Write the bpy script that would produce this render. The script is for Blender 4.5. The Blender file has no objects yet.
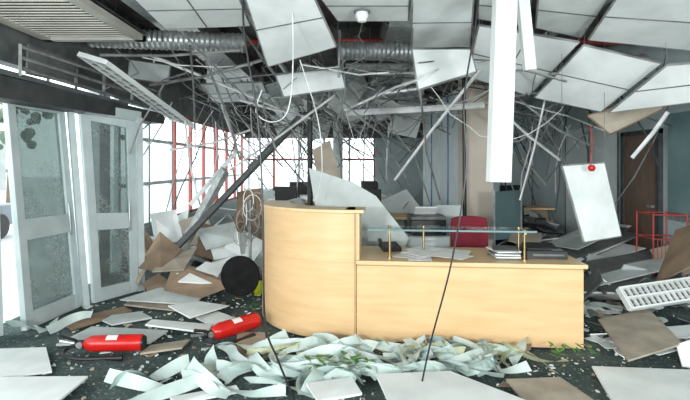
import bpy, bmesh, math, random
from mathutils import Vector, Matrix, Euler
R = random.Random(11)
F = 480.0; EYE = 1.6; HY = 165.0; CX = 345.0

def loc(x, y, d):            # image pixel x, y back-projected to an estimated depth d in metres
    return Vector(((x-CX)/F*d, d, EYE-(y-HY)/F*d))
def flo(x, y, z=0.0):        # image pixel projected onto the level at height z above the floor
    d = (EYE-z)*F/(y-HY)
    return Vector(((x-CX)/F*d, d, z))
def flat4(q):                # four image-pixel corners of a rigid flat sheet, depths estimated
    P=[loc(*p) for p in q]
    if len(P)!=4: return P
    n=(P[1]-P[0]).cross(P[3]-P[0]); e=Vector((0,0,EYE)); r=loc(q[2][0],q[2][1],1.0)-e
    den=r.dot(n)
    if abs(den)>1e-6:
        t=(P[0]-e).dot(n)/den
        if .75*q[2][2]<t<1.3*q[2][2]: P[2]=e+r*t
    return P

# ---------------------------------------------------------------- materials
def mat(name, c1, c2=None, scale=6, rough=.6, metal=0, bump=0, stretch=(1,1,1), detail=6, lo=.35, hi=.65, spec=.5):
    m = bpy.data.materials.new(name); m.use_nodes = True
    nt = m.node_tree; b = nt.nodes['Principled BSDF']
    b.inputs['Roughness'].default_value = rough; b.inputs['Metallic'].default_value = metal
    b.inputs['Specular IOR Level'].default_value = spec
    c2 = c2 or tuple(v*.82 for v in c1)
    tc = nt.nodes.new('ShaderNodeTexCoord'); mp = nt.nodes.new('ShaderNodeMapping')
    mp.inputs['Scale'].default_value = stretch
    n = nt.nodes.new('ShaderNodeTexNoise'); n.inputs['Scale'].default_value = scale; n.inputs['Detail'].default_value = detail
    r = nt.nodes.new('ShaderNodeValToRGB')
    r.color_ramp.elements[0].position = lo; r.color_ramp.elements[1].position = hi
    r.color_ramp.elements[0].color = (*c2, 1); r.color_ramp.elements[1].color = (*c1, 1)
    L = nt.links.new
    L(tc.outputs['Object'], mp.inputs[0]); L(mp.outputs[0], n.inputs['Vector']); L(n.outputs['Fac'], r.inputs[0]); L(r.outputs[0], b.inputs['Base Color'])
    if bump:
        bp = nt.nodes.new('ShaderNodeBump'); bp.inputs['Strength'].default_value = bump; bp.inputs['Distance'].default_value = .02
        L(n.outputs['Fac'], bp.inputs['Height']); L(bp.outputs[0], b.inputs['Normal'])
    return m

M = {}
M['tile'] = mat('ceiling_tile_white', (.84,.87,.86), (.68,.71,.70), 2.5, .95, bump=.05, detail=10, lo=.3, hi=.6, spec=.2)
M['tile2'] = mat('ceiling_tile_grey', (.58,.62,.61), (.44,.48,.47), 3, .9, bump=.1)
M['tileback'] = mat('tile_back_beige', (.47,.41,.33), (.33,.28,.22), 4, .9, bump=.2)
M['brown'] = mat('fibreboard_brown', (.33,.23,.155), (.21,.145,.10), 4, .9, bump=.2)
M['wood'] = mat('birch_veneer', (.73,.49,.265), (.64,.42,.21), 2.2, .38, stretch=(1,1,7))
M['woodtop'] = mat('birch_veneer_top', (.74,.53,.30), (.65,.45,.24), 2.2, .35, stretch=(1,7,1))
M['woodedge'] = mat('birch_edge', (.48,.31,.15), None, 5, .5)
M['white'] = mat('white_paint', (.80,.83,.82), (.72,.75,.74), 3, .45)
M['frame'] = mat('door_aluminium', (.62,.69,.70), (.52,.59,.60), 4, .4)
M['steel'] = mat('galvanised_steel', (.60,.62,.61), (.40,.42,.42), 12, .35, .7)
M['grid'] = mat('grid_bar_grey', (.40,.41,.40), (.18,.18,.18), 5, .5, .2)
M['gridw'] = mat('grid_bar_white', (.82,.83,.82), (.58,.58,.58), 5, .5)
M['dark'] = mat('dark_grey_metal', (.065,.07,.07), (.035,.04,.04), 6, .55)
M['dgrey'] = mat('mid_grey_metal', (.16,.17,.165), (.09,.10,.10), 6, .5)
M['black'] = mat('black_plastic', (.018,.018,.02), (.01,.01,.01), 8, .4)
M['matblack'] = mat('matt_black_laminate', (.012,.012,.013), (.007,.007,.007), 8, .95, spec=.12)
M['slab'] = mat('concrete_soffit', (.17,.155,.14), (.085,.08,.075), 2, .9)
M['red'] = mat('extinguisher_red', (.62,.015,.012), (.50,.012,.01), 5, .25)
M['redp'] = mat('red_steel', (.42,.055,.045), None, 5, .4)
M['redcloth'] = mat('red_fabric', (.20,.015,.03), (.13,.01,.02), 60, .95)
M['blind'] = mat('blind_fabric', (.64,.74,.705), (.50,.60,.57), 5, .85)
M['insul'] = mat('insulation_yellow', (.56,.58,.40), (.40,.42,.27), 9, .95, bump=.6)
M['wallg'] = mat('wall_pale_bluegrey', (.48,.56,.57), (.41,.49,.50), 2, .7)
M['wallw'] = mat('wall_panel_pale', (.72,.80,.80), (.64,.72,.72), 2, .7)
M['beige'] = mat('column_beige', (.66,.58,.50), (.58,.50,.42), 2, .8)
M['doorb'] = mat('door_dark_wood', (.17,.11,.085), (.12,.08,.06), 4, .5, stretch=(6,6,1))
M['teal'] = mat('teal_panel', (.17,.26,.28), (.12,.20,.21), 2, .5)
M['vent'] = mat('vent_beige', (.58,.56,.50), (.48,.46,.41), 3, .6)
M['brass'] = mat('brass', (.50,.38,.18), None, 6, .3, .9)
M['paper'] = mat('paper', (.85,.85,.83), (.75,.75,.74), 9, .8)
M['green'] = mat('leaf_green', (.10,.28,.05), (.05,.16,.03), 9, .6)
M['yellow'] = mat('yellow_hivis', (.7,.8,.05), None, 9, .6)
M['blue'] = mat('blue_trim', (.05,.15,.45), None, 5, .4)
M['pave'] = mat('paving', (.66,.68,.68), (.56,.58,.58), 1.5, .9)
M['bounce_floor'] = mat('added_bounce_floor', (.60,.62,.62), (.50,.52,.52), 1.5, .7)
M['tree'] = mat('tree_foliage', (.20,.26,.20), (.12,.17,.12), 3, .9)
M['bark'] = mat('bark', (.2,.15,.11), None, 5, .9)
M['facade'] = mat('facade_grey', (.42,.44,.43), (.32,.34,.34), 1, .9)
M['carblue'] = mat('car_paint', (.25,.28,.32), None, 3, .3)

def carpet():
    m = bpy.data.materials.new('carpet_green'); m.use_nodes = True
    nt = m.node_tree; b = nt.nodes['Principled BSDF']; b.inputs['Roughness'].default_value = .95
    tc = nt.nodes.new('ShaderNodeTexCoord')
    a = nt.nodes.new('ShaderNodeTexNoise'); a.inputs['Scale'].default_value = 1.6; a.inputs['Detail'].default_value = 10; a.inputs['Roughness'].default_value=.7
    r = nt.nodes.new('ShaderNodeValToRGB')
    r.color_ramp.elements[0].position=.40; r.color_ramp.elements[0].color=(.022,.050,.050,1)
    r.color_ramp.elements[1].position=.70; r.color_ramp.elements[1].color=(.11,.145,.135,1)
    s = nt.nodes.new('ShaderNodeTexNoise'); s.inputs['Scale'].default_value = 38; s.inputs['Detail'].default_value = 3
    r2 = nt.nodes.new('ShaderNodeValToRGB')
    r2.color_ramp.elements[0].position=.58; r2.color_ramp.elements[0].color=(0,0,0,1)
    r2.color_ramp.elements[1].position=.72; r2.color_ramp.elements[1].color=(.8,.8,.8,1)
    mx = nt.nodes.new('ShaderNodeMixRGB'); mx.inputs[2].default_value=(.36,.37,.34,1)
    L = nt.links.new
    L(tc.outputs['Object'], a.inputs['Vector']); L(tc.outputs['Object'], s.inputs['Vector'])
    L(a.outputs['Fac'], r.inputs[0]); L(s.outputs['Fac'], r2.inputs[0]); L(r.outputs[0], mx.inputs[1]); L(r2.outputs[0], mx.inputs[0]); L(mx.outputs[0], b.inputs['Base Color'])
    bp = nt.nodes.new('ShaderNodeBump'); bp.inputs['Strength'].default_value=.4; L(s.outputs['Fac'], bp.inputs['Height']); L(bp.outputs[0], b.inputs['Normal'])
    return m
M['carpet'] = carpet()

def glass(name, tint, cracked, mixv):
    m = bpy.data.materials.new(name); m.use_nodes = True
    nt = m.node_tree; nt.nodes.clear()
    o = nt.nodes.new('ShaderNodeOutputMaterial'); t = nt.nodes.new('ShaderNodeBsdfTransparent'); g = nt.nodes.new('ShaderNodeBsdfGlossy')
    t.inputs[0].default_value=(*tint,1); g.inputs['Roughness'].default_value=.08
    mx = nt.nodes.new('ShaderNodeMixShader'); mx.inputs[0].default_value=.1
    L = nt.links.new
    L(t.outputs[0], mx.inputs[1]); L(g.outputs[0], mx.inputs[2]); out = mx
    if cracked:
        tc = nt.nodes.new('ShaderNodeTexCoord'); v = nt.nodes.new('ShaderNodeTexVoronoi'); v.feature='DISTANCE_TO_EDGE'; v.inputs['Scale'].default_value=22
        v2 = nt.nodes.new('ShaderNodeTexNoise'); v2.inputs['Scale'].default_value=2.2
        r = nt.nodes.new('ShaderNodeValToRGB'); r.color_ramp.elements[0].color=(1,1,1,1); r.color_ramp.elements[0].position=.0
        r.color_ramp.elements[1].color=(0,0,0,1); r.color_ramp.elements[1].position=.08
        r3 = nt.nodes.new('ShaderNodeValToRGB'); r3.color_ramp.elements[0].position=.45; r3.color_ramp.elements[1].position=.6
        mu = nt.nodes.new('ShaderNodeMath'); mu.operation='MULTIPLY'
        ad = nt.nodes.new('ShaderNodeMath'); ad.operation='MULTIPLY_ADD'; ad.inputs[1].default_value=.5; ad.inputs[2].default_value=mixv
        d = nt.nodes.new('ShaderNodeBsdfDiffuse'); d.inputs[0].default_value=(.50,.56,.56,1)
        m2 = nt.nodes.new('ShaderNodeMixShader')
        L(tc.outputs['Object'], v.inputs['Vector']); L(tc.outputs['Object'], v2.inputs['Vector'])
        L(v.outputs['Distance'], r.inputs[0]); L(v2.outputs['Fac'], r3.inputs[0]); L(r.outputs[0], mu.inputs[0]); L(r3.outputs[0], mu.inputs[1])
        L(mu.outputs[0], ad.inputs[0]); L(ad.outputs[0], m2.inputs[0]); L(mx.outputs[0], m2.inputs[1]); L(d.outputs[0], m2.inputs[2]); out = m2
    L(out.outputs[0], o.inputs[0])
    return m
M['crack'] = glass('cracked_glass', (.40,.45,.44), True, .16)
M['glass'] = glass('clear_glass', (.92,.97,.95), False, 0)

# ---------------------------------------------------------------- mesh builder
class MB:
    def __init__(s): s.v=[]; s.f=[]; s.m=[]; s.sm=[]; s.slots=[]
    def idx(s, k):
        if k not in s.slots: s.slots.append(k)
        return s.slots.index(k)
    def add(s, vs, fs, k, smooth=False):
        o=len(s.v); s.v += [Vector(p) for p in vs]; i=s.idx(k)
        for f in fs: s.f.append([o+j for j in f]); s.m.append(i); s.sm.append(smooth)
    def box(s, c, sz, k, rot=None):
        c=Vector(c); h=Vector(sz)/2; Rm = rot if isinstance(rot, Matrix) else Euler(rot or (0,0,0)).to_matrix()
        vs=[c+Rm@Vector((x*h.x,y*h.y,z*h.z)) for x in(-1,1) for y in(-1,1) for z in(-1,1)]
        s.add(vs,[(0,1,3,2),(4,6,7,5),(0,4,5,1),(2,3,7,6),(0,2,6,4),(1,5,7,3)],k)
    def bx(s, a, b, k):
        a=Vector(a); b=Vector(b); s.box((a+b)/2, b-a, k)
    def slab(s, pts, t, k, k2=None):
        pts=[Vector(p) for p in pts]; n=Vector((0,0,0))
        for i in range(len(pts)): n += pts[i].cross(pts[(i+1)%len(pts)])
        n.normalize(); h=n*t/2; N=len(pts)
        a=[p-h for p in pts]; b=[p+h for p in pts]
        s.add(a+b,[tuple(range(N-1,-1,-1))],k)
        o=len(s.v)-2*N; i2=s.idx(k2 or k)
        s.f.append([o+N+j for j in range(N)]); s.m.append(i2); s.sm.append(False)
        for j in range(N):
            s.f.append([o+j,o+(j+1)%N,o+N+(j+1)%N,o+N+j]); s.m.append(i2); s.sm.append(False)
    def tube(s, pts, r, k, n=6, ry=None):
        pts=[Vector(p) for p in pts]; vs=[]; N=len(pts); prev=None
        for i,p in enumerate(pts):
            t=(pts[min(i+1,N-1)]-pts[max(i-1,0)])
            if t.length<1e-6: t=Vector((0,0,1))
            t.normalize()
            if prev is None:
                a=t.orthogonal().normalized()
            else:
                a=prev-t*prev.dot(t)
                a = a.normalized() if a.length>1e-5 else t.orthogonal().normalized()
            prev=a; b=t.cross(a); rr=r[i] if isinstance(r,(list,tuple)) else r
            for j in range(n):
                an=2*math.pi*(j+.5)/n; vs.append(p+a*math.cos(an)*rr+b*math.sin(an)*(ry if ry else rr))
        fs=[]
        for i in range(N-1):
            for j in range(n):
                fs.append((i*n+j,i*n+(j+1)%n,(i+1)*n+(j+1)%n,(i+1)*n+j))
        fs.append(tuple(range(n-1,-1,-1))); fs.append(tuple((N-1)*n+j for j in range(n)))
        s.add(vs,fs,k,n>4)
    def lathe(s, p, axis, prof, k, n=20):
        ax=Vector(axis).normalized(); ps=[Vector(p)+ax*t for t,_ in prof]; rs=[r for _,r in prof]
        a=ax.orthogonal().normalized(); b=ax.cross(a); vs=[]; N=len(ps)
        for p,r in zip(ps,rs):
            for j in range(n):
                an=2*math.pi*j/n; vs.append(p+a*math.cos(an)*r+b*math.sin(an)*r)
        fs=[(i*n+j,i*n+(j+1)%n,(i+1)*n+(j+1)%n,(i+1)*n+j) for i in range(N-1) for j in range(n)]
        fs.append(tuple(range(n-1,-1,-1))); fs.append(tuple((N-1)*n+j for j in range(n)))
        s.add(vs,fs,k,True)
    def ribbon(s, pts, wv, k):
        vs=[]
        for p,w in zip(pts,wv): vs += [p-w, p+w]
        s.add(vs,[(2*i,2*i+1,2*i+3,2*i+2) for i in range(len(pts)-1)],k,True)
    def build(s, name, bevel=0):
        xs=[v.x for v in s.v]; ys=[v.y for v in s.v]; zs=[v.z for v in s.v]
        c=Vector(((min(xs)+max(xs))/2,(min(ys)+max(ys))/2,(min(zs)+max(zs))/2))
        me=bpy.data.meshes.new(name); me.from_pydata([v-c for v in s.v],[],s.f)
        for k in s.slots: me.materials.append(M[k])
        for p,i,sm in zip(me.polygons,s.m,s.sm): p.material_index=i; p.use_smooth=sm
        bm=bmesh.new(); bm.from_mesh(me); bmesh.ops.recalc_face_normals(bm,faces=bm.faces); bm.to_mesh(me); bm.free()
        if any(s.sm): me.set_sharp_from_angle(angle=math.radians(40))
        o=bpy.data.objects.new(name,me); bpy.context.collection.objects.link(o); o.location=c
        if bevel:
            b=o.modifiers.new('bevel','BEVEL'); b.width=bevel; b.segments=2; b.limit_method='ANGLE'
        return o

def smooth_path(pts, n=8):
    pts=[Vector(p) for p in pts]; P=[pts[0]]+pts+[pts[-1]]; out=[]
    for i in range(1,len(P)-2):
        for j in range(n):
            t=j/n; a,b,c,d=P[i-1],P[i],P[i+1],P[i+2]
            out.append(.5*((2*b)+(c-a)*t+(2*a-5*b+4*c-d)*t*t+(3*b-a-3*c+d)*t**3))
    out.append(pts[-1]); return out

# ---------------------------------------------------------------- room shell
XL=-3.35; XR=4.5; YB=16.0; YF=-3.0; ZC=3.9
m=MB(); m.bx((XL-.1,1.4,-.15),(XR+.1,YB+.2,0),'carpet'); m.bx((XL-.1,YF,-.15),(XR+.1,1.4,0),'bounce_floor'); m.build('floor')  # pale unseen floor behind the camera, added to bounce light onto the ceiling
m=MB(); m.bx((XL-.2,YF,ZC),(XR+.2,YB+.2,ZC+.2),'slab')
for y in (1,4.5,8,11.5,15):
    m.bx((XL,y,ZC-.28),(XR,y+.3,ZC+.01),'slab')
m.build('ceiling')
m=MB(); m.bx((XR,YF,0),(XR+.15,YB,ZC),'wallg')
m.bx((XR-.012,7.9,0),(XR,9.75,2.3),'wallw')
for y in (7.88,8.8,9.75,11.5,13): m.bx((XR-.02,y,0),(XR,y+.03,3.0),'dgrey')
m.build('wall_right')
m=MB()
m.bx((XR-.05,6.85,0),(XR-.005,7.65,2.05),'doorb')
for a,b in ((6.78,6.85),(7.65,7.72)): m.bx((XR-.07,a,0),(XR-.005,b,2.12),'dark')
m.bx((XR-.07,6.78,2.05),(XR-.005,7.72,2.12),'dark'); m.box((XR-.08,6.95,1.0),(.05,.12,.03),'steel')
m.build('door_3')
m=MB(); m.bx((XR-.06,5.2,0.9),(XR-.01,6.6,2.3),'teal'); m.bx((XR-.07,5.2,.86),(XR-.01,6.6,.92),'steel'); m.bx((XR-.07,5.88,.9),(XR-.01,5.92,2.3),'steel'); m.build('wall_panel_teal')
m=MB()
m.bx((XL,YB,0),(XR,YB+.15,.75),'wallg'); m.bx((XL,YB,2.5),(XR,YB+.15,ZC),'slab'); m.bx((1.0,YB,.75),(2.6,YB+.15,2.5),'wallg'); m.bx((4.0,YB,.75),(XR,YB+.15,2.5),'wallg')
m.build('wall_back')
m=MB()
for i in range(6): m.bx((XL+.1+i*.84,YB+.02,.75),(XL+.17+i*.84,YB+.1,2.5),'redp' if i%2 else 'frame')
m.bx((XL,YB+.02,1.75),(1.0,YB+.1,1.82),'redp'); m.bx((XL,YB+.02,.75),(1,YB+.1,.82),'frame')
m.build('window_5')
m=MB()
for x in (2.6,3.28,3.94): m.bx((x,YB+.02,.75),(x+.06,YB+.1,2.5),'frame')
m.bx((2.6,YB+.02,1.6),(4,YB+.1,1.66),'frame'); m.build('window_6')
m=MB()
m.bx((XL-.15,YF,2.62),(XL,YB,ZC),'dgrey'); m.bx((XL-.15,YF,0),(XL,3.5,.35),'wallg')
m.bx((XL-.15,7.2,0),(XL,YB,.55),'wallg'); m.bx((XL-.15,6.55,0),(XL,6.85,2.62),'frame')
m.bx((XL-.15,3.5,0),(XL,3.7,2.62),'frame')
m.build('wall_left')
n=1
for y0,y1,k in ((-2.9,3.45,'frame'),(7.2,9.4,'frame'),(9.6,12.6,'redp'),(12.8,15.9,'redp')):
    m=MB(); z0=.35 if y0<0 else .55; N=max(2,int((y1-y0)/.95))
    for i in range(N+1):
        y=y0+(y1-y0)*i/N; m.bx((XL-.1,y-.035,z0),(XL-.03,y+.035,2.62),k)
    for z in (z0,1.25,2.0,2.56): m.bx((XL-.09,y0,z),(XL-.04,y1,z+.06),k if z!=1.25 else 'frame')
    m.build('window_%d'%n); n+=1

def leaf(name, BL,BR,TR,TL, mid=.42, sw=.10):
    BL,BR,TR,TL=[Vector(p) for p in (BL,BR,TR,TL)]
    def q(u,v): return (BL*(1-u)+BR*u)*(1-v)+(TL*(1-u)+TR*u)*v
    W=(BR-BL).length; su=sw/W
    m=MB()
    def r(u0,u1,v0,v1,t,k): m.slab([q(u0,v0),q(u1,v0),q(u1,v1),q(u0,v1)],t,k)
    r(0,su,0,1,.06,'frame'); r(1-su,1,0,1,.06,'frame')
    r(su,1-su,0,.07,.055,'frame'); r(su,1-su,mid-.045,mid+.045,.055,'frame'); r(su,1-su,.955,1,.055,'frame')
    r(su,1-su,.07,mid-.045,.01,'crack'); r(su,1-su,mid+.045,.955,.01,'crack')
    nrm=(BR-BL).cross(TL-BL).normalized()*-.06
    m.tube([q(1-su*1.2,mid-.06)-nrm,q(1-su*1.2,mid+.1)-nrm],.012,'steel',8)
    return m.build(name,.004)
leaf('door_1', flo(24,331),flo(80,306),loc(62,106,5.45),loc(4,94,4.63))
leaf('door_2', flo(93,303),flo(137,291),loc(134,122,6.1),loc(79,110,5.57))
leaf('door_4', flo(-48,352),flo(2,335),loc(-5,92,4.5),loc(-75,78,4.1))
m=MB()
m.tube([flo(86,307),loc(70,104,5.4)],.045,'frame',4); m.tube([flo(141,290),loc(139,118,6.15)],.05,'frame',4)
m.slab([loc(0,88,4.55),loc(139,112,6.2),loc(139,122,6.2),loc(0,98,4.55)],.08,'frame')
m.build('trim_1')
m=MB()
m.slab([loc(-20,74,4.2),loc(155,114,6.9),loc(155,124,6.9),loc(-20,97,4.2)],.30,'dark')
m.slab([loc(-20,66,4.25),loc(120,103,6.2),loc(120,107,6.2),loc(-20,72,4.25)],.24,'dgrey')
m.build('air_curtain',.006)
m=MB()
for i in range(3):
    m.tube([loc(20,46+i*11,4.5),loc(160,92+i*9,7.0)],.018,'grid',4)
for i in range(6):
    t=i/5; m.tube([loc(20+140*t,44+46*t,4.5+2.5*t),loc(20+140*t,76+36*t,4.5+2.5*t)],.018,'grid',4)
m.slab(flat4([(28,44,4.6),(78,62,5.4),(72,84,5.4),(26,74,4.6)]),.02,'dgrey')
m.build('cable_tray_rack')
m=MB()
m.bx((-3.3,3.6,2.96),(-3.2,5.3,3.02),'vent'); m.bx((-2.3,3.6,2.96),(-2.2,5.3,3.02),'vent'); m.bx((-3.3,5.22,2.96),(-2.2,5.3,3.02),'vent')
for i in range(20): m.box((-2.75,3.66+i*.078,2.99),(1.0,.05,.012),'vent',(math.radians(28),0,0))
m.bx((-3.3,3.6,3.04),(-2.2,5.3,3.06),'dark')
m.build('ventilation_grille')

# ---------------------------------------------------------------- reception desk
def ell(t, off=0):
    a=t*math.radians(100)
    cx,cy=.10,5.30; rx,ry=1.0-off,.99-off
    return Vector((cx-rx*math.sin(a), cy-ry*math.cos(a),0))
m=MB(); N=28
def wall_curve(m,off0,off1,z0,z1,k):
    vs=[]
    for i in range(N+1):
        o=ell(i/N,off0); p=ell(i/N,off1)
        vs += [o+Vector((0,0,z0)),o+Vector((0,0,z1)),p+Vector((0,0,z0)),p+Vector((0,0,z1))]
    fs=[]
    for i in range(N):
        b=i*4; fs += [(b,b+4,b+5,b+1),(b+2,b+3,b+7,b+6),(b+1,b+5,b+7,b+3),(b,b+2,b+6,b+4)]
    fs += [(0,1,3,2),(N*4,N*4+2,N*4+3,N*4+1)]
    m.add(vs,fs,k,True)
wall_curve(m,.0,.03,.7225,1.165,'wood'); wall_curve(m,.0,.03,.02,.72,'wood'); wall_curve(m,.003,.028,.70,.73,'wood')
wall_curve(m,-.02,.30,1.168,1.198,'woodtop'); wall_curve(m,.035,.75,.70,.74,'woodtop')
wall_curve(m,.03,.06,0,.06,'dark')
A=Vector((.10,4.31,0)); B=Vector((2.06,4.12,0)); dr=(B-A).normalized(); nb=Vector((-dr.y,dr.x,0))
def pr(s,t,z): return A+dr*s+nb*t+Vector((0,0,z))
L=(B-A).length
def pbm(m,s0,s1,t0,t1,z0,z1,k):
    vs=[pr(s,t,z) for s in(s0,s1) for t in(t0,t1) for z in(z0,z1)]
    m.add(vs,[(0,1,3,2),(4,6,7,5),(0,4,5,1),(2,3,7,6),(0,2,6,4),(1,5,7,3)],k)
def pb(*a): pbm(m,*a)
pb(.004,L*.995,0,.03,.02,.695,'wood')
pb(.004,L*.99,.004,.03,.69,.71,'woodedge')
pb(-.0,L+.02,-.02,.78,.71,.745,'woodtop')
pb(L-.03,L,.03,.76,.02,.71,'wood')
pb(-.02,.0,-.004,.035,.0,1.165,'woodedge')
pb(.0,.03,.0,.30,.745,1.165,'wood'); pb(-.1,.07,-.02,.32,1.168,1.198,'woodtop')
pb(0,L,.04,.06,0,.05,'dark')
pb(.55,.58,.1,.7,0,.71,'wood')
m.build('reception_desk',.003)
m=MB()
pbm(m,.10,1.60,.10,.36,1.0,1.012,'glass')
pbm(m,.10,1.60,.095,.10,.998,1.014,'teal')
for s in (.30,.62,1.50):
    for t in ((.13,.33) if s!=.62 else (.33,)):
        p=pr(s,t,.745); m.lathe(p,(0,0,1),[(0,.024),(.012,.024),(.014,.010),(.255,.010),(.257,.016),(.275,.016)],'brass',12)
pbm(m,.29,.31,.1,.36,.98,1.0,'brass')
pbm(m,1.49,1.51,.1,.36,.98,1.0,'brass')
m.build('glass_counter_shelf')

def on_desk(s,t): return pr(s,t,.747)
ang=math.atan2(dr.y,dr.x)
m=MB(); c=on_desk(1.72,.34)
m.box(c+Vector((0,0,.035)),(.36,.26,.07),'black',(0,0,ang)); m.box(c+Vector((-.02,.02,.085)),(.28,.2,.03),'black',(math.radians(8),0,ang))
m.box(c+Vector((0,-.133,.035)),(.28,.006,.02),'dgrey',(0,0,ang)); m.box(c+Vector((.1,-.05,.075)),(.1,.1,.006),'dgrey',(0,0,ang))
m.build('label_printer',.006)
m=MB(); c=on_desk(1.36,.28)
for i in range(7): m.box(c+Vector((R.uniform(-.01,.01),R.uniform(-.01,.01),.006+i*.012)),(.22,.28,.01),'paper' if i%2 else 'dgrey',(0,0,ang+R.uniform(-.2,.2)))
m.build('document_stack')
m=MB()
for i in range(12):
    c=on_desk(R.uniform(.45,.95),R.uniform(.12,.4)); m.box(c+Vector((0,0,.003+i*.004)),(.21,.29,.002),'paper',(0,R.uniform(-.04,.04),R.uniform(-1,1)))
m.build('loose_papers')
m=MB(); c=on_desk(.30,.55)
m.box(c+Vector((0,0,.03)),(.18,.2,.05),'black',(.15,0,.2)); m.tube([c+Vector((-.1,-.09,.085)),c+Vector((-.1,0,.10)),c+Vector((-.1,.09,.085))],.02,'black',8)
m.build('desk_telephone',.004)

def chair(name, x,y,rz,k,h=.97):
    m=MB(); Rz=Matrix.Rotation(rz,3,'Z'); o=Vector((x,y,0))
    def T(v): return o+Rz@Vector(v)
    for i in range(5):
        a=i*2*math.pi/5; m.tube([T((0,0,.10)),T((.28*math.cos(a),.28*math.sin(a),.075))],[.025,.016],'black',8)
        m.lathe(T((.28*math.cos(a)-.012,.28*math.sin(a),.03)),Rz@Vector((1,0,0)),[(0,.029),(.03,.029)],'black',10)
    m.lathe(T((0,0,.1)),(0,0,1),[(0,.035),(.2,.03),(.2,.02),(.34,.02)],'black',10)
    m.box(T((0,0,.47)),(.48,.46,.08),k,Rz)
    m.tube([T((0,.2,.44)),T((0,.30,.5)),T((0,.29,.75))],.022,'black',8,.03)
    vs=[];nx=8;nz=6
    for s_ in (0,1):
        for i in range(nx+1):
            for j in range(nz+1):
                u=i/nx*2-1; v=j/nz*2-1; r=1-.08*abs(v)**3
                vs.append(T((u*.22*r,.26+.05*s_-.05*u*u+.02*v*v, (h-.25)+v*.25*(1-.08*abs(u)**3))))
    q=(nx+1)*(nz+1); fs=[]
    for i in range(nx):
        for j in range(nz):
            a=i*(nz+1)+j; fs.append((a,a+1,a+nz+2,a+nz+1)); fs.append((q+a,q+a+nz+1,q+a+nz+2,q+a+1))
    for i in range(nx):
        for j in (0,nz):
            a=i*(nz+1)+j; fs.append((a,a+nz+1,q+a+nz+1,q+a))
    for j in range(nz):
        for i in (0,nx):
            a=i*(nz+1)+j; fs.append((a,q+a,q+a+1,a+1))
    m.add(vs,fs,k,False)
    for sx in (-1,1): m.tube([T((sx*.22,.05,.46)),T((sx*.28,.05,.5)),T((sx*.28,.03,.66)),T((sx*.28,-.15,.67))],.016,'black',8)
    return m.build(name,.006)
chair('office_chair',1.47,5.35,.1,'redcloth',1.0)
chair('office_chair',.55,8.9,2.5,'redcloth',.95)
chair('office_chair',-1.6,8.2,-.7,'black',.95)
chair('office_chair',3.3,8.6,1.7,'black',.95)

m=MB(); m.bx((.82,6.2,0),(1.36,6.75,.68),'tile2')
for z in (.06,.27,.48): m.bx((.84,6.185,z),(1.34,6.2,z+.18),'wallw'); m.bx((1.02,6.17,z+.13),(1.16,6.185,z+.15),'steel')
m.build('filing_cabinet',.004)
m=MB(); m.bx((.86,6.25,.683),(1.32,6.65,.88),'black'); m.bx((.86,6.25,.882),(1.32,6.65,.93),'dgrey'); m.bx((.9,6.15,.70),(1.28,6.3,.72),'black'); m.bx((.94,6.24,.75),(1.24,6.26,.82),'dgrey')
m.box((1.09,6.5,.98),(.3,.02,.18),'paper',(.9,0,0))
m.build('laser_printer',.008)
def monitor(x,y,z,r):
    m=MB()
    m.box((x,y,z+.28),(.46,.05,.32),'black',(.1,0,r)); m.box((x,y,z+.012),(.24,.2,.02),'black',(0,0,r)); m.tube([(x,y+.03,z+.02),(x,y+.03,z+.2)],.025,'black',8)
    m.box((x,y-.28,z+.012),(.42,.14,.02),'black',(0,0,r*.5)); m.build('computer_monitor',.004)
def workstation(x,y,w=1.5):
    m=MB(); m.bx((x,y,.70),(x+w,y+.75,.74),'wood')
    for a in (x+.05,x+w-.09):
        m.bx((a,y+.05,0),(a+.04,y+.09,.7),'dgrey'); m.bx((a,y+.66,0),(a+.04,y+.7,.7),'dgrey')
    m.bx((x+.05,y+.68,.25),(x+w-.05,y+.70,.7),'tile2'); m.build('office_desk')
    monitor(x+w*.5,y+.45,.74,R.uniform(-.5,.5))
for x,y in ((-1.9,8.9),(-.35,7.9),(-1.9,11.5),(-.1,12.2),(2.7,9.6),(2.7,12.2)): workstation(x,y)
monitor(-.10,8.35,.74,.3)

m=MB(); m.bx((2.05,8.55,0),(2.12,12.6,3.0),'wallw')
for y in (8.55,9.5,10.4,11.3,12.2): m.bx((2.03,y,0),(2.14,y+.05,3.0),'blue' if y in (9.5,11.3) else 'wallw')
m.build('wall_partition')
m=MB(); m.bx((1.98,7.9,0),(2.44,8.4,ZC-.01),'beige'); m.bx((1.96,7.88,0),(2.46,8.42,.1),'dgrey'); m.build('column')
m=MB(); m.tube([(1.90,7.6,0),(1.88,7.6,3.4)],.03,'black',10); m.lathe((1.90,7.6,0),(0,0,1),[(0,.09),(.02,.09)],'black',12); m.build('steel_post')
m=MB(); m.tube([(-.55,7.6,0),(-.56,7.6,3.4)],.045,'dark',10); m.lathe((-.55,7.6,0),(0,0,1),[(0,.1),(.02,.1)],'dark',12); m.build('steel_post')
m=MB(); m.tube([(-.2,13.5,0),(-.2,13.5,3.6)],.14,'wallw',14); m.lathe((-.2,13.5,0),(0,0,1),[(0,.18),(.1,.18)],'dgrey',14); m.build('round_column')
m=MB(); m.tube([loc(297,122,6.6),loc(178,246,6.0)],.045,'dark',6); m.tube([loc(300,118,6.65),loc(250,170,6.35)],.06,'dgrey',4); m.build('fallen_duct_strut')
m=MB(); m.tube([loc(183,247,6.4),loc(225,170,6.2)],.05,'steel',4,.1); m.tube([loc(190,205,6.3),loc(238,150,6.6)],.03,'white',4); m.build('leaning_frame_bar')
m=MB(); m.slab([loc(494,192,7),loc(520,190,7.6),loc(520,238,7.6),loc(494,240,7)],.03,'teal'); m.tube([loc(494,190,7),loc(494,262+12,7)],.02,'steel',6); m.tube([loc(521,188,7.6),loc(521,266,7.6)],.02,'steel',6); m.build('glazed_screen')

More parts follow.
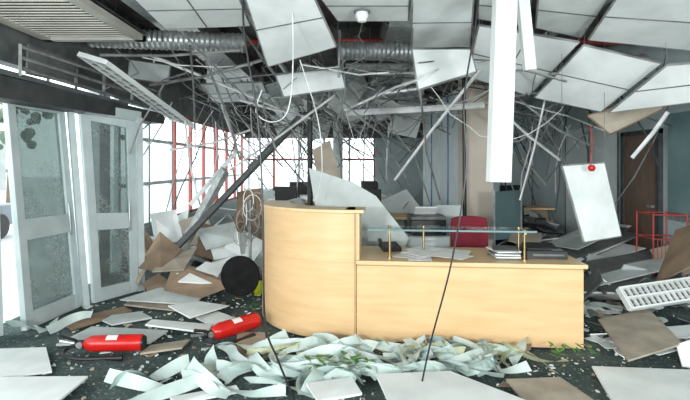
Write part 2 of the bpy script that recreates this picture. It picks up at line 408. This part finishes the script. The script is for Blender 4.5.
# ---------------------------------------------------------------- ceiling tiles still hanging
tiles=[
 ([(240,-20,3.9),(306,-20,3.9),(336,46,5.1),(268,66,5.2)],'tile'),
 ([(276,76,5.6),(340,66,5.7),(345,88,5.5),(284,97,5.4)],'tile'),
 ([(312,-14,3.9),(409,-14,3.9),(408,20,4.8),(338,20,4.8)],'tile'),
 ([(413,-14,3.9),(474,-14,3.9),(470,46,5.6),(412,47,5.6)],'tile'),
 ([(412,50,4.9),(470,50,4.9),(476,72,4.5),(418,90,4.5)],'tile'),
 ([(480,-14,3.9),(532,-14,3.9),(528,26,4.9),(478,18,4.9)],'tile'),
 ([(479,25,4.9),(579,42,5.0),(529,95,5.8),(468,76,5.8)],'tile'),
 ([(584,45,4.9),(661,63,4.9),(601,111,5.7),(535,97,5.7)],'tile'),
 ([(540,-14,3.9),(616,-14,3.9),(581,37,4.9),(536,27,4.9)],'tile'),
 ([(625,-14,3.8),(720,-14,3.6),(716,52,4.4),(589,39,4.8)],'tile'),
 ([(667,65,4.6),(740,59,4.2),(720,98,4.6),(609,112,5.4)],'tile'),
 ([(122,-14,3.9),(234,-14,3.9),(250,25,4.9),(165,28,5.0)],'tile'),
 ([(588,116,5.9),(640,96,5.7),(664,108,5.5),(610,134,5.7)],'tileback'),
 ([(130,60,6.3),(170,66,6.6),(168,84,6.6),(128,78,6.3)],'tile2'),
 ([(562,166,5.2),(604,163,5.4),(621,236,5.4),(584,242,5.2)],'tile'),
 ([(346,64,7.4),(408,64,7.4),(406,76,8.6),(348,76,8.6)],'tile'),
 ([(200,84,7.2),(262,82,7.2),(270,100,8.2),(214,102,8.2)],'tile'),
]
G=MB()
for p,k in tiles:
    P=flat4(p); m=MB(); m.slab(P,.018,k); m.build('ceiling_tile')
    for i in range(4): G.tube([P[i],P[(i+1)%4]],.013,'grid' if k!='tileback' else 'brown',4)
    for q in (P[0],P[1]): G.tube([q,Vector((q.x+R.uniform(-.1,.1),q.y,ZC))],.003,'dgrey',4)
    big=(P[1]-P[0]).length>.7 or (P[3]-P[0]).length>.8
    if big:
        G.tube([P[0].lerp(P[3],.5)-Vector((0,0,.01)),P[1].lerp(P[2],.5)-Vector((0,0,.01))],.008,'dgrey',4)
        if (P[1]-P[0]).length>.85: G.tube([P[0].lerp(P[1],.5)-Vector((0,0,.01)),P[3].lerp(P[2],.5)-Vector((0,0,.01))],.008,'dgrey',4)
G.build('tile_support_frame')
m=MB(); c=loc(362,13,4.45)-Vector((0,0,.03)); m.lathe(c,(0,0,-1),[(-.03,.06),(.015,.06),(.03,.045),(.05,.04),(.055,.02)],'white',20); m.lathe(c,(0,0,-1),[(-.045,.075),(-.03,.075)],'dgrey',20); m.build('smoke_detector')
m=MB()
for i in range(34):
    x=R.uniform(-2.9,4.1); y=R.uniform(8.0,13); z=R.uniform(2.6,3.15)
    if 1.5<x<2.8 and 7<y<9.5: continue
    e=Euler((R.gauss(0,.35),R.gauss(0,.35),R.uniform(-.4,.4))); m.box((x,y,z),(.6,.6 if R.random()<.6 else 1.2,.016),R.choice(['tile','tile','tile','tile2']),e)
m.build('dangling_tiles')

m=MB()
def flex(p0,p1,r,k='steel',sag=.0,n=60):
    p0=Vector(p0);p1=Vector(p1); pts=[];rs=[]
    for i in range(n+1):
        t=i/n; q=p0.lerp(p1,t); q.z-=sag*4*t*(1-t); pts.append(q); rs.append(r*(1 if i%2 else .90))
    m.tube(pts,rs,k,14)
flex((XL+.1,6.1,3.22),(-1.3,6.3,3.20),.13); flex((-.1,6.5,3.15),(1.1,6.6,3.15),.13,n=40); flex((1.2,8.0,3.3),(4.4,7.0,3.1),.14,sag=.2)
flex((-2.5,9.5,3.2),(1.5,9.3,3.1),.17,sag=.2); flex((-.6,7.2,3.0),(.1,12,2.9),.15,sag=.2)
m.tube([(XL+.05,7.2,3.45),(XR-.05,7.2,3.45)],.05,'redp',8); m.tube([(XL+.05,5.2,3.6),(XR-.05,5.3,3.6)],.04,'dgrey',8)
m.tube([(-1.2,4.3,3.5),(-1.2,15,3.5)],.06,'steel',8); m.tube([(2.9,4.3,3.45),(2.9,15,3.45)],.06,'steel',8)
m.box((.9,10,3.5),(.7,8,.35),'steel'); m.box((-2.2,9,3.55),(.5,9,.3),'steel')
m.build('ventilation_ductwork')

m=MB()
def tangle(n,xr,yr,zr,lr,rad,keys,drop,kinks=3,sides=4):
    for i in range(n):
        p=Vector((R.uniform(*xr),R.uniform(*yr),R.uniform(*zr))); a=R.choice([0,math.pi/2,R.uniform(0,6.28),R.uniform(0,6.28)]); L_=R.uniform(*lr)
        d=Vector((math.cos(a),math.sin(a)*.8,-R.uniform(*drop))).normalized(); pts=[p]
        for j in range(kinks):
            p=p+d*L_/kinks; d=(d+Vector((R.gauss(0,.16),R.gauss(0,.16),R.gauss(0,.16)))).normalized()
            if not (XL+.1<p.x<XR-.1 and 4.2<p.y<YB-.2 and .1<p.z<3.8): break
            if p.z<1.25 and p.y<5.6: break
            if 1.3<p.x<2.6 and p.z<2.3 and p.y<9: break
            pts.append(p.copy())
        if len(pts)>1: m.tube(pts,rad*R.uniform(.8,1.2),R.choice(keys),sides)
tangle(110,(-3.0,4.2),(6.0,14),(2.6,3.2),(1.0,3.0),.011,['grid','gridw','dgrey','steel','dgrey'],(0,.4))
tangle(56,(-3.0,.8),(6.0,11),(2.2,3.0),(.8,2.4),.011,['grid','dgrey','grid','gridw'],(.4,2.2))
tangle(44,(2.6,4.2),(6.0,12),(2.2,3.0),(.8,2.4),.012,['grid','dgrey','gridw','dark'],(.4,2.2))
tangle(22,(-2.0,3.6),(5.2,6.5),(2.7,3.0),(1.0,2.4),.009,['grid','gridw','dgrey'],(0,.3))
for a,b,k,r in (
  ((348,113,6.6),(484,105,6.6),'gridw',.04),((310,118,7),(240,100,6.2),'gridw',.02),((312,120,7),(345,60,5.8),'grid',.015),
  ((345,110,6.8),(470,62,5.4),'gridw',.02),((262,60,5.3),(150,85,6.0),'grid',.018),((180,30,5),(260,110,6.6),'grid',.014),
  ((150,55,5.6),(300,118,7),'gridw',.02),((480,70,5.6),(395,180,6.6),'gridw',.02),((420,90,5),(440,200,6.4),'grid',.012),
  ((205,60,6),(240,160,6.2),'grid',.014),((185,120,6.3),(200,205,6.5),'gridw',.014),((170,150,6.3),(250,130,6.8),'gridw',.014),
  ((500,110,6.5),(560,160,7),'gridw',.02),((520,100,6),(600,150,6.4),'grid',.014),((545,100,6),(520,200,6.5),'gridw',.014),
  ((632,158,5.6),(668,112,5.4),'gridw',.025),((340,30,5.2),(343,120,6),'grid',.012),((190,45,5.4),(195,130,5.9),'dgrey',.012),
  ((238,25,4.9),(300,110,6.3),'dgrey',.014),((100,55,5.2),(240,50,5.6),'grid',.015),((335,95,6),(230,170,6.6),'gridw',.014),((335,95,6),(405,150,7),'grid',.014)):
    m.tube([loc(*a),loc(*a).lerp(loc(*b),.5)+Vector((R.uniform(-.06,.06),0,R.uniform(-.06,.04))),loc(*b)],r,k,4)
m.build('wrecked_suspension_grid')
m=MB()
for i in range(130):
    x=R.uniform(-3,4.2); y=R.uniform(5.6,14); p=Vector((x,y,3.88)); pts=[p]; L_=R.uniform(.7,1.8)
    for j in range(6):
        pts.append(Vector((x+R.gauss(0,.05)*j,y+R.gauss(0,.04)*j,3.88-L_*(j+1)/6)))
    m.tube(smooth_path(pts,2),.004 if i%3 else .006,R.choice(['dgrey','grid','black','dark']),4)
for i in range(60):
    p=Vector((R.uniform(-3,4),R.uniform(5.6,13),R.uniform(2.6,3.2))); q=p+Vector((R.uniform(-2,2),R.uniform(-1,1.5),R.uniform(-.3,.1)))
    q.x=max(-3.1,min(4.3,q.x)); q.y=max(5.4,q.y); s_=R.uniform(.1,.8)
    m.tube([p.lerp(q,t/10)-Vector((R.gauss(0,.02),0,s_*4*(t/10)*(1-t/10))) for t in range(11)],.005,R.choice(['black','grid','paper','dgrey']),4)
m.build('hanging_wires')

def cable(name,pts,r,k):
    m=MB(); m.tube(smooth_path([loc(*p) for p in pts],8),r,k,8); return m.build(name)
cable('hanging_cable',[(243,-60,3.2),(244,30,3.2),(258,120,3.2),(263,220,3.2),(265,320,3.2),(278,360,3.2),(296,403,3.2)],.007,'black')
cable('hanging_cable',[(482,-60,3.2),(476,20,3.2),(464,100,3.2),(466,170,3.2),(452,260,3.2),(430,345,3.2),(418,403,3.2)],.006,'black')
cable('hanging_cable',[(291,-40,4.3),(293,60,4.3),(288,110,4.3),(272,122,4.4),(256,112,4.5),(262,90,4.6)],.006,'gridw')
cable('hanging_cable',[(300,60,5),(318,120,5),(322,170,5),(316,200,5.1)],.006,'gridw')
cable('hanging_cable',[(338,30,5),(345,90,5),(337,125,5),(352,140,5.2)],.006,'dgrey')

def channel(name,top,bot,w,dp,k='white'):
    m=MB(); t=loc(*top); b=loc(*bot); ax=(b-t).normalized(); x=Vector((1,.25,0)); x=(x-ax*x.dot(ax)).normalized(); n_=ax.cross(x)
    prof=[(-.5,-.5),(.5,-.5),(.5,.35),(.3,.5),(-.3,.5),(-.5,.35)]
    vs=[p+x*u*w+n_*v*dp for p in (t,b) for u,v in prof]; N_=6
    m.add(vs,[(i,(i+1)%N_,N_+(i+1)%N_,N_+i) for i in range(N_)]+[tuple(range(N_-1,-1,-1)),tuple(range(N_,2*N_))],k)
    m.tube([t,Vector((t.x,t.y,ZC-.01))],.004,'dgrey',5)
    m.build(name,.004)
channel('fluorescent_light_housing',(506,-20,3.5),(499,182,3.5),.17,.08)
channel('fluorescent_light_housing',(521,-20,3.8),(530,70,3.8),.10,.05,'tile')
def troffer(name,c0,c1,w,wdir,h=.08,n=14,flip=1,lk='gridw',lh=.5):
    m=MB(); a=Vector(c0); b=Vector(c1); ax=(b-a).normalized(); wd=Vector(wdir); wd=(wd-ax*wd.dot(ax)).normalized(); up=ax.cross(wd)
    if up.z*flip<0: up=-up
    Rm=Matrix((ax,wd,ax.cross(wd))).transposed(); L_=(b-a).length; c=(a+b)/2
    m.box(c+up*h*.5,(L_,w,.01),'dgrey',Rm)
    for s_ in (-1,0,1): m.box(c+wd*s_*w/2,(L_,.018,h),'white',Rm)
    for s_ in (-1,1): m.box(c+ax*s_*L_/2,(.02,w,h),'white',Rm)
    for i in range(n): m.box(c+ax*L_*((i+.5)/n-.5)-up*h*.1,(.012,w,h*lh),lk,Rm)
    for s_ in (-.25,.25): m.tube([a+wd*w*s_+up*.03,b+wd*w*s_+up*.03],.010,'steel',8)
    return m.build(name)
troffer('fluorescent_light_fixture',loc(92,58,4.9),loc(182,122,6.6),.36,(1,.3,-.45),h=.05,n=13,lk='grid',lh=.35)
troffer('fluorescent_light_fixture',loc(624,299,4.75),loc(712,286,4.95),.22,(0,1,1.1),h=.06,n=16,flip=-1)

m=MB(); m.slab([loc(309,168,5.5),loc(352,182,5.4),loc(376,196,5.35),loc(409,238,5.3),loc(404,250,5.3),loc(372,250,5.35),loc(318,222,5.5)],.02,'tile2'); m.build('leaning_panel')
m=MB(); m.slab([loc(312,150,7),loc(330,140,7),loc(345,195,7),loc(322,200,7)],.02,'tileback'); m.build('hanging_panel')
m=MB(); m.slab([loc(436,205,6.9),loc(462,205,6.9),loc(462,225,6.9),loc(436,225,6.9)],.03,'tile2');  m.tube([loc(449,225,6.9),(loc(449,225,6.9).x,6.9,0)],.02,'steel',6); m.build('notice_board_stand')

m=MB(); c=loc(240,276,5.1); ax=Vector((-.15,-1,.05)).normalized()
m.lathe(c-ax*.02,ax,[(0,.205),(.004,.213),(.016,.215),(.03,.213),(.034,.205)],'matblack',48); m.tube([c-ax*.02,c-ax*.35+Vector((0,0,-.1))],.025,'black',10)
c2=c-ax*.35+Vector((0,0,-.1))
for i in range(4):
    a=i*math.pi/2; v=Vector((math.cos(a),math.sin(a)*.4,math.sin(a)*.6))*.2; m.tube([c2,c2+v],.015,'black',6)
m.build('bar_stool')
m=MB()
for i in range(14):
    c=loc(R.uniform(240,262),R.uniform(195,240),5.9); r=R.uniform(.06,.14); a=R.uniform(0,3); pts=[]
    for j in range(17):
        t=j/16*2*math.pi; pts.append(c+Vector((math.cos(t)*r*math.cos(a),math.cos(t)*r*math.sin(a),math.sin(t)*r*1.2)))
    m.tube(pts,.006,R.choice(['tileback','grid','paper']),5)
m.tube([loc(250,200,5.9),Vector((loc(250,200,5.9).x,5.9,0))],.02,'grid',6)
m.build('wire_coil')

boards=[
 ([(120,238,6.5),(128,216,6.6),(150,262,6.2),(138,286,6.0)],'tileback'),
 ([(138,268,6.1),(160,232,6.5),(182,250,6.3),(162,272,5.9)],'brown'),
 ([(152,272,5.9),(168,254,6.3),(198,247,6.5),(184,270,5.8)],'tileback'),
 ([(164,290,5.6),(174,264,6.0),(200,268,5.9),(232,286,5.4),(200,298,5.3)],'brown'),
 ([(178,282,5.6),(206,262,6.0),(224,266,5.9),(214,284,5.5)],'tile'),
 ([(176,274,5.8),(222,260,6.1),(262,250,6.2),(238,284,5.7)],'tile'),
 ([(196,230,6.6),(234,222,6.8),(240,240,6.5),(206,250,6.4)],'tile2'),
 ([(120,300,5.4),(160,288,5.7),(206,292,5.6),(196,305,5.3)],'tile2'),
 ([(238,192,6.9),(262,188,6.9),(264,215,6.7),(236,216,6.7)],'brown'),
 ([(126,224,6.7),(134,214,6.7),(172,268,6.4),(166,274,6.3)],'brown'),
 ([(150,214,7.3),(176,210,7.6),(184,242,7.1),(156,248,6.9)],'tile'),
 ([(178,222,7.4),(206,212,7.7),(216,240,7.2),(190,246,7.0)],'tileback'),
 ([(208,240,6.7),(240,234,6.9),(248,254,6.5),(214,260,6.3)],'tile'),
 ([(142,284,5.9),(158,274,6.1),(174,284,5.8),(152,296,5.6)],'brown'),
]
for p,k in boards:
    m=MB(); m.slab([loc(*q) for q in p],.015,k); m.build('fallen_board')

flats=[
 ([(-20,350),(46,348),(52,372),(-20,380)],'tile',.03),([(-30,378),(88,377),(58,402),(-30,404)],'tile',.05),
 ([(56,345),(92,327),(168,331),(150,343)],'tile2',.02),([(60,322),(124,307),(132,311),(72,330)],'brown',.03),
 ([(124,305),(150,290),(206,293),(186,312)],'tileback',.03),([(145,325),(152,320),(212,325),(208,333)],'tile',.05),
 ([(237,333),(265,333),(268,359),(236,360)],'tileback',.02),([(376,375),(450,372),(528,402),(390,406)],'tile',.15),
 ([(506,380),(560,378),(598,404),(530,408)],'tileback',.06),([(592,367),(700,371),(740,405),(614,405)],'tile',.05),
 ([(598,320),(648,309),(683,344),(628,361)],'tileback',.12),([(658,328),(700,325),(720,335),(668,339)],'tile',.08),
 ([(190,340),(150,346),(140,354),(182,348)],'tileback',.02),([(196,318),(218,312),(240,320),(214,327)],'tile',.03),
 ([(275,344),(300,340),(322,345),(300,352)],'tile2',.03),([(168,306),(200,302),(228,306),(190,318)],'tile',.09),
 ([(170,398),(236,386),(240,392),(176,404)],'tile',.04),([(96,318),(140,312),(152,318),(112,325)],'tile2',.03),
 ([(306,384),(352,378),(362,394),(318,402)],'tile',.12),([(176,368),(214,362),(222,371),(186,378)],'tile2',.03),
]
for p,k,z in flats:
    m=MB(); P=[flo(x,y,z+R.uniform(-.012,.02)) for x,y in p]; m.slab(P,.016,k); m.build('fallen_tile' if k!='brown' else 'fallen_board')
rb=[([(676,230,5.6),(700,222,5.2),(700,262,5.0),(655,284,5.3)],'brown'),([(650,250,6.4),(690,240,6.2),(700,270,5.8),(664,280,5.9)],'tileback'),
 ([(676,345,3.95),(720,330,4.0),(720,372,3.85),(682,366,3.8)],'tile'),
 ([(586,262,6.2),(652,250,6.6),(668,258,6.2),(594,276,5.7)],'dgrey'),([(588,272,5.9),(660,258,6.2),(672,268,5.8),(598,286,5.4)],'tile2'),
 ([(590,283,5.6),(640,272,5.9),(662,282,5.5),(604,294,5.2)],'dgrey'),([(588,254,6.6),(640,262,6.5),(634,274,6.2),(584,268,6.3)],'tile2')]
for p,k in rb:
    m=MB(); m.slab(flat4(p),.016,k); m.build('fallen_board' if k in('brown','tileback') else 'fallen_tile')
m=MB()
for i in range(9):
    z=.05+i*.04; e=Euler((R.uniform(-.05,.05),-.22+R.uniform(-.05,.05),R.uniform(-.35,.5)))
    m.box((3.65+R.uniform(-.12,.12),7.2+R.uniform(-.2,.2),z+.16),(1.2,.6,.016),R.choice(['dgrey','tile2','tile2','dark','tile']),e)
m.build('fallen_panel_stack')
m=MB()
for x,y,z0,z1 in ((3.95,6.15,0,.98),(4.35,6.1,0,.98),(3.95,6.5,0,.98),(4.35,6.5,0,.98)): m.tube([(x,y,z0),(x,y,z1)],.010,'redp',8)
for z in (.35,.65,.96):
    m.tube([(3.95,6.15,z),(4.35,6.1,z),(4.35,6.5,z),(3.95,6.5,z),(3.95,6.15,z)],.008,'redp',6)
for i in range(7): m.tube([(4.0+i*.05,6.14,.35),(4.0+i*.05,6.14,.65)],.005,'redp',5)
m.build('red_wire_rack')
m=MB(); c=loc(591,168,5.1); m.lathe(c,(0,-1,0),[(0,.036),(.025,.036),(.04,.025),(.045,.01)],'red',20); m.tube(smooth_path([c,c+Vector((.0,0,.12)),c+Vector((.015,0,.28)),c+Vector((-.01,0,.45))],6),.004,'red',6); m.build('fire_alarm_bell')

def extinguisher(x,y,ang,r=.068,L_=.50):
    m=MB(); ax=Vector((math.cos(ang),math.sin(ang),0)); p=Vector((x,y,r+.03))-ax*L_/2; sd=Vector((-ax.y,ax.x,0)); up=Vector((0,0,1))
    m.lathe(p,ax,[(0,r*.85),(.01,r*.97),(.03,r),(L_*.80,r),(L_*.88,r*.88),(L_*.94,r*.6),(L_*.96,r*.36),(L_,r*.33)],'red',28)
    m.lathe(p,ax,[(-.012,r*.8),(.006,r*.9)],'black',24)
    cd=(Vector((0,0,EYE))-p); s0=1 if sd.dot(cd)>0 else -1; vs=[]
    for i in range(7):
        a=math.radians(40+i*8); v=sd*s0*math.cos(a)+up*math.sin(a)
        vs += [p+ax*L_*.40+v*(r+.0015), p+ax*L_*.58+v*(r+.0015)]
    m.add(vs,[(2*i,2*i+1,2*i+3,2*i+2) for i in range(6)],'paper',True)
    e=p+ax*L_; m.lathe(e,ax,[(-.01,.032),(.05,.032),(.06,.018)],'black',12)
    m.tube([e+ax*.02,e+ax*.05+sd*s0*.02+up*.04,e+ax*.17+sd*s0*.03+up*.08],.014,'black',6); m.tube([e+ax*.03,e+ax*.08+up*.01,e+ax*.18+up*.03],.012,'steel',6)
    m.lathe(e+ax*.01,sd*s0,[(.02,.026),(.04,.026)],'steel',12)
    h=[e+ax*.03,e+ax*.10+sd*s0*.05,e+ax*.08+sd*s0*.14,e-ax*.06+sd*s0*.17,e-ax*.24+sd*s0*.15]
    h=[Vector((q.x,q.y,max(.03,q.z-.02*i))) for i,q in enumerate(h)]
    m.tube(smooth_path(h,5),.014,'black',8); m.lathe(h[-1],h[-2]-h[-1],[(-.14,.028),(0,.015)],'black',10)
    m.build('fire_extinguisher')
q=flo(110,357); extinguisher(q.x,q.y+.05,math.radians(184))
q=flo(233,340); extinguisher(q.x,q.y+.06,math.radians(228),.074,.52)

def ribbons(name,n,xr,yr,k,w=(.042,.056),L_=(16,38),amp=.03,step=.045,turn=.2,skip=None,roll=.9):
    m=MB()
    for i in range(n):
        p=Vector((R.uniform(*xr),R.uniform(*yr),0)); h=R.uniform(0,6.28); dh=R.uniform(-turn,turn); ww=R.uniform(*w); base=R.uniform(.02,.05); ph=R.uniform(0,6); fr=R.uniform(.25,.5); am=R.uniform(.3,1)*amp; pts=[];wv=[]
        rl0=R.uniform(-.3,.3)
        for j in range(R.randint(*L_)):
            if R.random()<.12: dh=R.uniform(-turn,turn)
            h+=dh; rl=rl0+roll*math.sin(j*fr*.6+ph*1.7)
            if skip and skip(p): break
            sd=Vector((-math.sin(h),math.cos(h),0))*math.cos(rl)+Vector((0,0,1))*math.sin(rl)
            z=base+ww*abs(math.sin(rl))+am*(1+math.sin(j*fr+ph))
            pts.append(Vector((p.x,p.y,z))); wv.append(sd*ww); p=p+Vector((math.cos(h),math.sin(h),0))*step
        if len(pts)>3: m.ribbon(pts,wv,k)
    return m.build(name)
def sk(p):
    if (p.x>.12 and p.y<3.50): return True
    return p.y>4.15-max(0,(.1-p.x))*-.2 or p.x<-1.5 or p.x>1.75 or p.y<3.15
ribbons('vertical_blind_slats',60,(-.55,1.30),(3.50,3.95),'blind',skip=sk)
ribbons('vertical_blind_slats',8,(-1.2,-.85),(3.4,3.7),'blind',L_=(10,22))
ribbons('vertical_blind_slats',3,(-2.85,-2.75),(4.3,4.5),'blind',L_=(8,12))
ribbons('vertical_blind_slats',4,(2.4,3.0),(4.6,5.2),'blind',L_=(8,14))
ribbons('insulation_foam',46,(-.5,1.55),(3.92,4.04),'insul',w=(.018,.032),L_=(6,12),amp=.05,turn=.5,skip=lambda p:p.y>4.09)
m=MB()
for i in range(110):
    c=Vector(R.choice([(-.0,3.6,.12),(1.85,3.95,.05),(-.9,5.0,.1),(.0,3.55,.1)]))+Vector((R.gauss(0,.12),R.gauss(0,.06),abs(R.gauss(0,.03)))); a=R.uniform(0,6.28); l=R.uniform(.04,.09)
    d=Vector((math.cos(a),math.sin(a),R.uniform(-.1,.6)))*l; s_=Vector((-math.sin(a),math.cos(a),0))*l*.22
    m.add([c,c+d*.5+s_,c+d,c+d*.5-s_],[(0,1,2,3)],'green')
m.build('torn_plant_leaves')
m=MB(); c=flo(258,297,.0); m.box(c+Vector((0,.1,.10)),(.08,.12,.2),'yellow',(.2,.3,.4)); m.tube([c+Vector((0,.1,.18)),c+Vector((.02,.1,.25))],.02,'black',8); m.build('plastic_bottle',.01)

m=MB()
def chips(n,xr,yr,s0,s1,keys):
    for i in range(n):
        x=R.uniform(*xr);y=R.uniform(*yr); s_=R.uniform(s0,s1)
        k=R.randint(3,5); a0=R.uniform(0,6); rx=R.gauss(0,.25); ry=R.gauss(0,.25)
        P=[Vector((x+s_*math.cos(a0+j*2*math.pi/k)*R.uniform(.6,1.2),y+s_*math.sin(a0+j*2*math.pi/k)*R.uniform(.6,1.2),0)) for j in range(k)]
        for p in P: p.z=(p.x-x)*rx+(p.y-y)*ry
        lo=min(p.z for p in P)
        for p in P: p.z+=-lo+.008
        m.slab(P,.008,R.choice(keys))
chips(1600,(-2.9,4.3),(2.9,6.5),.004,.02,['tile','tile2','tile2','tileback'])
chips(200,(-2.9,4.3),(3.4,7.7),.02,.06,['tile','tile2','tileback','brown'])
chips(130,(2.2,4.3),(4.0,7.7),.06,.15,['tile','tile2','tileback','dgrey','tile'])
m.build('rubble_scatter')
def heap(name,n,xr,yr,zr,keys,sz=(.3,.7)):
    m=MB()
    for i in range(n):
        e=Euler((R.gauss(0,.4),R.gauss(0,.4),R.uniform(0,3))).to_matrix(); s_=Vector((R.uniform(*sz),R.uniform(*sz),.016)); h=s_/2
        lo=min((e@Vector((a*h.x,b*h.y,0))).z for a in(-1,1) for b in (-1,1))
        m.box((R.uniform(*xr),R.uniform(*yr),-lo+.01+R.uniform(*zr)),s_,R.choice(keys),e)
    m.build(name)
heap('debris_heap',44,(-2.75,-1.2),(6.3,8.4),(0,.3),['tile','tile','tile2','brown','dgrey'])
heap('debris_heap',60,(-2.75,1.5),(9,15),(0,.4),['tile','tile','tile2','tileback'],(.4,.9))
heap('debris_heap',50,(2.7,3.95),(7.2,13),(0,.5),['tile2','dgrey','tileback','tile','dark'])
heap('debris_heap',20,(2.5,4.0),(5.2,6.8),(0,.10),['tile','tile2','tileback','dgrey'],(.25,.5))

# ---------------------------------------------------------------- outside
m=MB(); m.bx((-60,-40,-.25),(60,70,-.16),'pave'); m.build('ground_outside')
m=MB(); m.bx((-30,-5,-.16),(-24,34,3.6),'facade')
for i in range(12): m.bx((-24.0,-3+i*3,1),(-23.95,-1.5+i*3,2.6),'dark')
m.build('building_outside')
for x,y,h in ((-15,14,6),(-14,20,6),(-13,9.5,5),(-12,12.5,4.5)):
    m=MB(); m.tube([(x,y,-.16),(x+.1,y,h*.5),(x,y+.1,h*.8)],[.12,.08,.04],'bark',8)
    for i in range(60):
        c=Vector((x+R.gauss(0,.7),y+R.gauss(0,.7),h*.6+R.gauss(0,.8))); r=R.uniform(.10,.24); m.lathe(c-Vector((0,0,r)),(R.gauss(0,1),R.gauss(0,1),1),[(0,.01),(r*.3,r*.7),(r,r),(r*1.7,r*.7),(2*r,.01)],'tree',6)
    m.build('tree')
m=MB(); x,y=-9,10
m.bx((x-.85,y-2.1,.15),(x+.85,y+2.1,.65),'carblue'); m.bx((x-.75,y-1.1,.65),(x+.75,y+1.3,1.15),'dark'); m.bx((x-.7,y-1,1.15),(x+.7,y+1.2,1.2),'carblue')
for sy in (-1.35,1.35): m.lathe((x-.88,y+sy,.15),(1,0,0),[(0,.3),(1.76,.3)],'black',16)
m.build('car',.08)

# ---------------------------------------------------------------- light
w=bpy.data.worlds.new('overcast'); bpy.context.scene.world=w; w.use_nodes=True
bg=w.node_tree.nodes['Background']; bg.inputs[0].default_value=(.87,.97,.98,1); bg.inputs[1].default_value=2.9
def sun(name,rot,e,ang,col=(1,1,1)):
    l=bpy.data.lights.new(name,'SUN'); l.energy=e; l.angle=math.radians(ang); l.color=col
    o=bpy.data.objects.new(name,l); bpy.context.collection.objects.link(o); o.rotation_euler=[math.radians(a) for a in rot]
sun('sun',(78,0,-30),1.8,30,(1,1,.98))
# invented tripod lamps behind the camera, added as fill to brighten the wrecked ceiling
for x,y,rx,e in ((1.9,-.9,120,150),(-1.6,-.9,120,150)):
    m=MB()
    for i in range(3):
        a=i*2.1+.3; m.tube([(x,y,.9),(x+.45*math.cos(a),y+.45*math.sin(a),0.01)],.014,'black',6)
    m.tube([(x,y,.8),(x,y,1.55)],.018,'black',8); m.box((x,y,1.62),(.42,.10,.26),'yellow',(math.radians(rx-90),0,0)); m.build('added_fill_tripod')
    l=bpy.data.lights.new('ceiling_fill','AREA'); l.shape='RECTANGLE'; l.size=.4; l.size_y=.25; l.energy=e; l.color=(.95,1,1)
    o=bpy.data.objects.new('ceiling_fill_light',l); bpy.context.collection.objects.link(o); o.location=(x,y+.10,1.68); o.rotation_euler=(math.radians(rx),0,0)

cam=bpy.data.cameras.new('camera'); co=bpy.data.objects.new('camera',cam); bpy.context.collection.objects.link(co)
co.location=(0,0,EYE); co.rotation_euler=(math.radians(90),0,0); cam.sensor_width=36; cam.lens=36*F/690; cam.shift_y=-(200-HY)/690; cam.clip_start=.05
bpy.context.scene.camera=co
bpy.context.scene.view_settings.view_transform='Standard'
bpy.context.scene.view_settings.look='None'
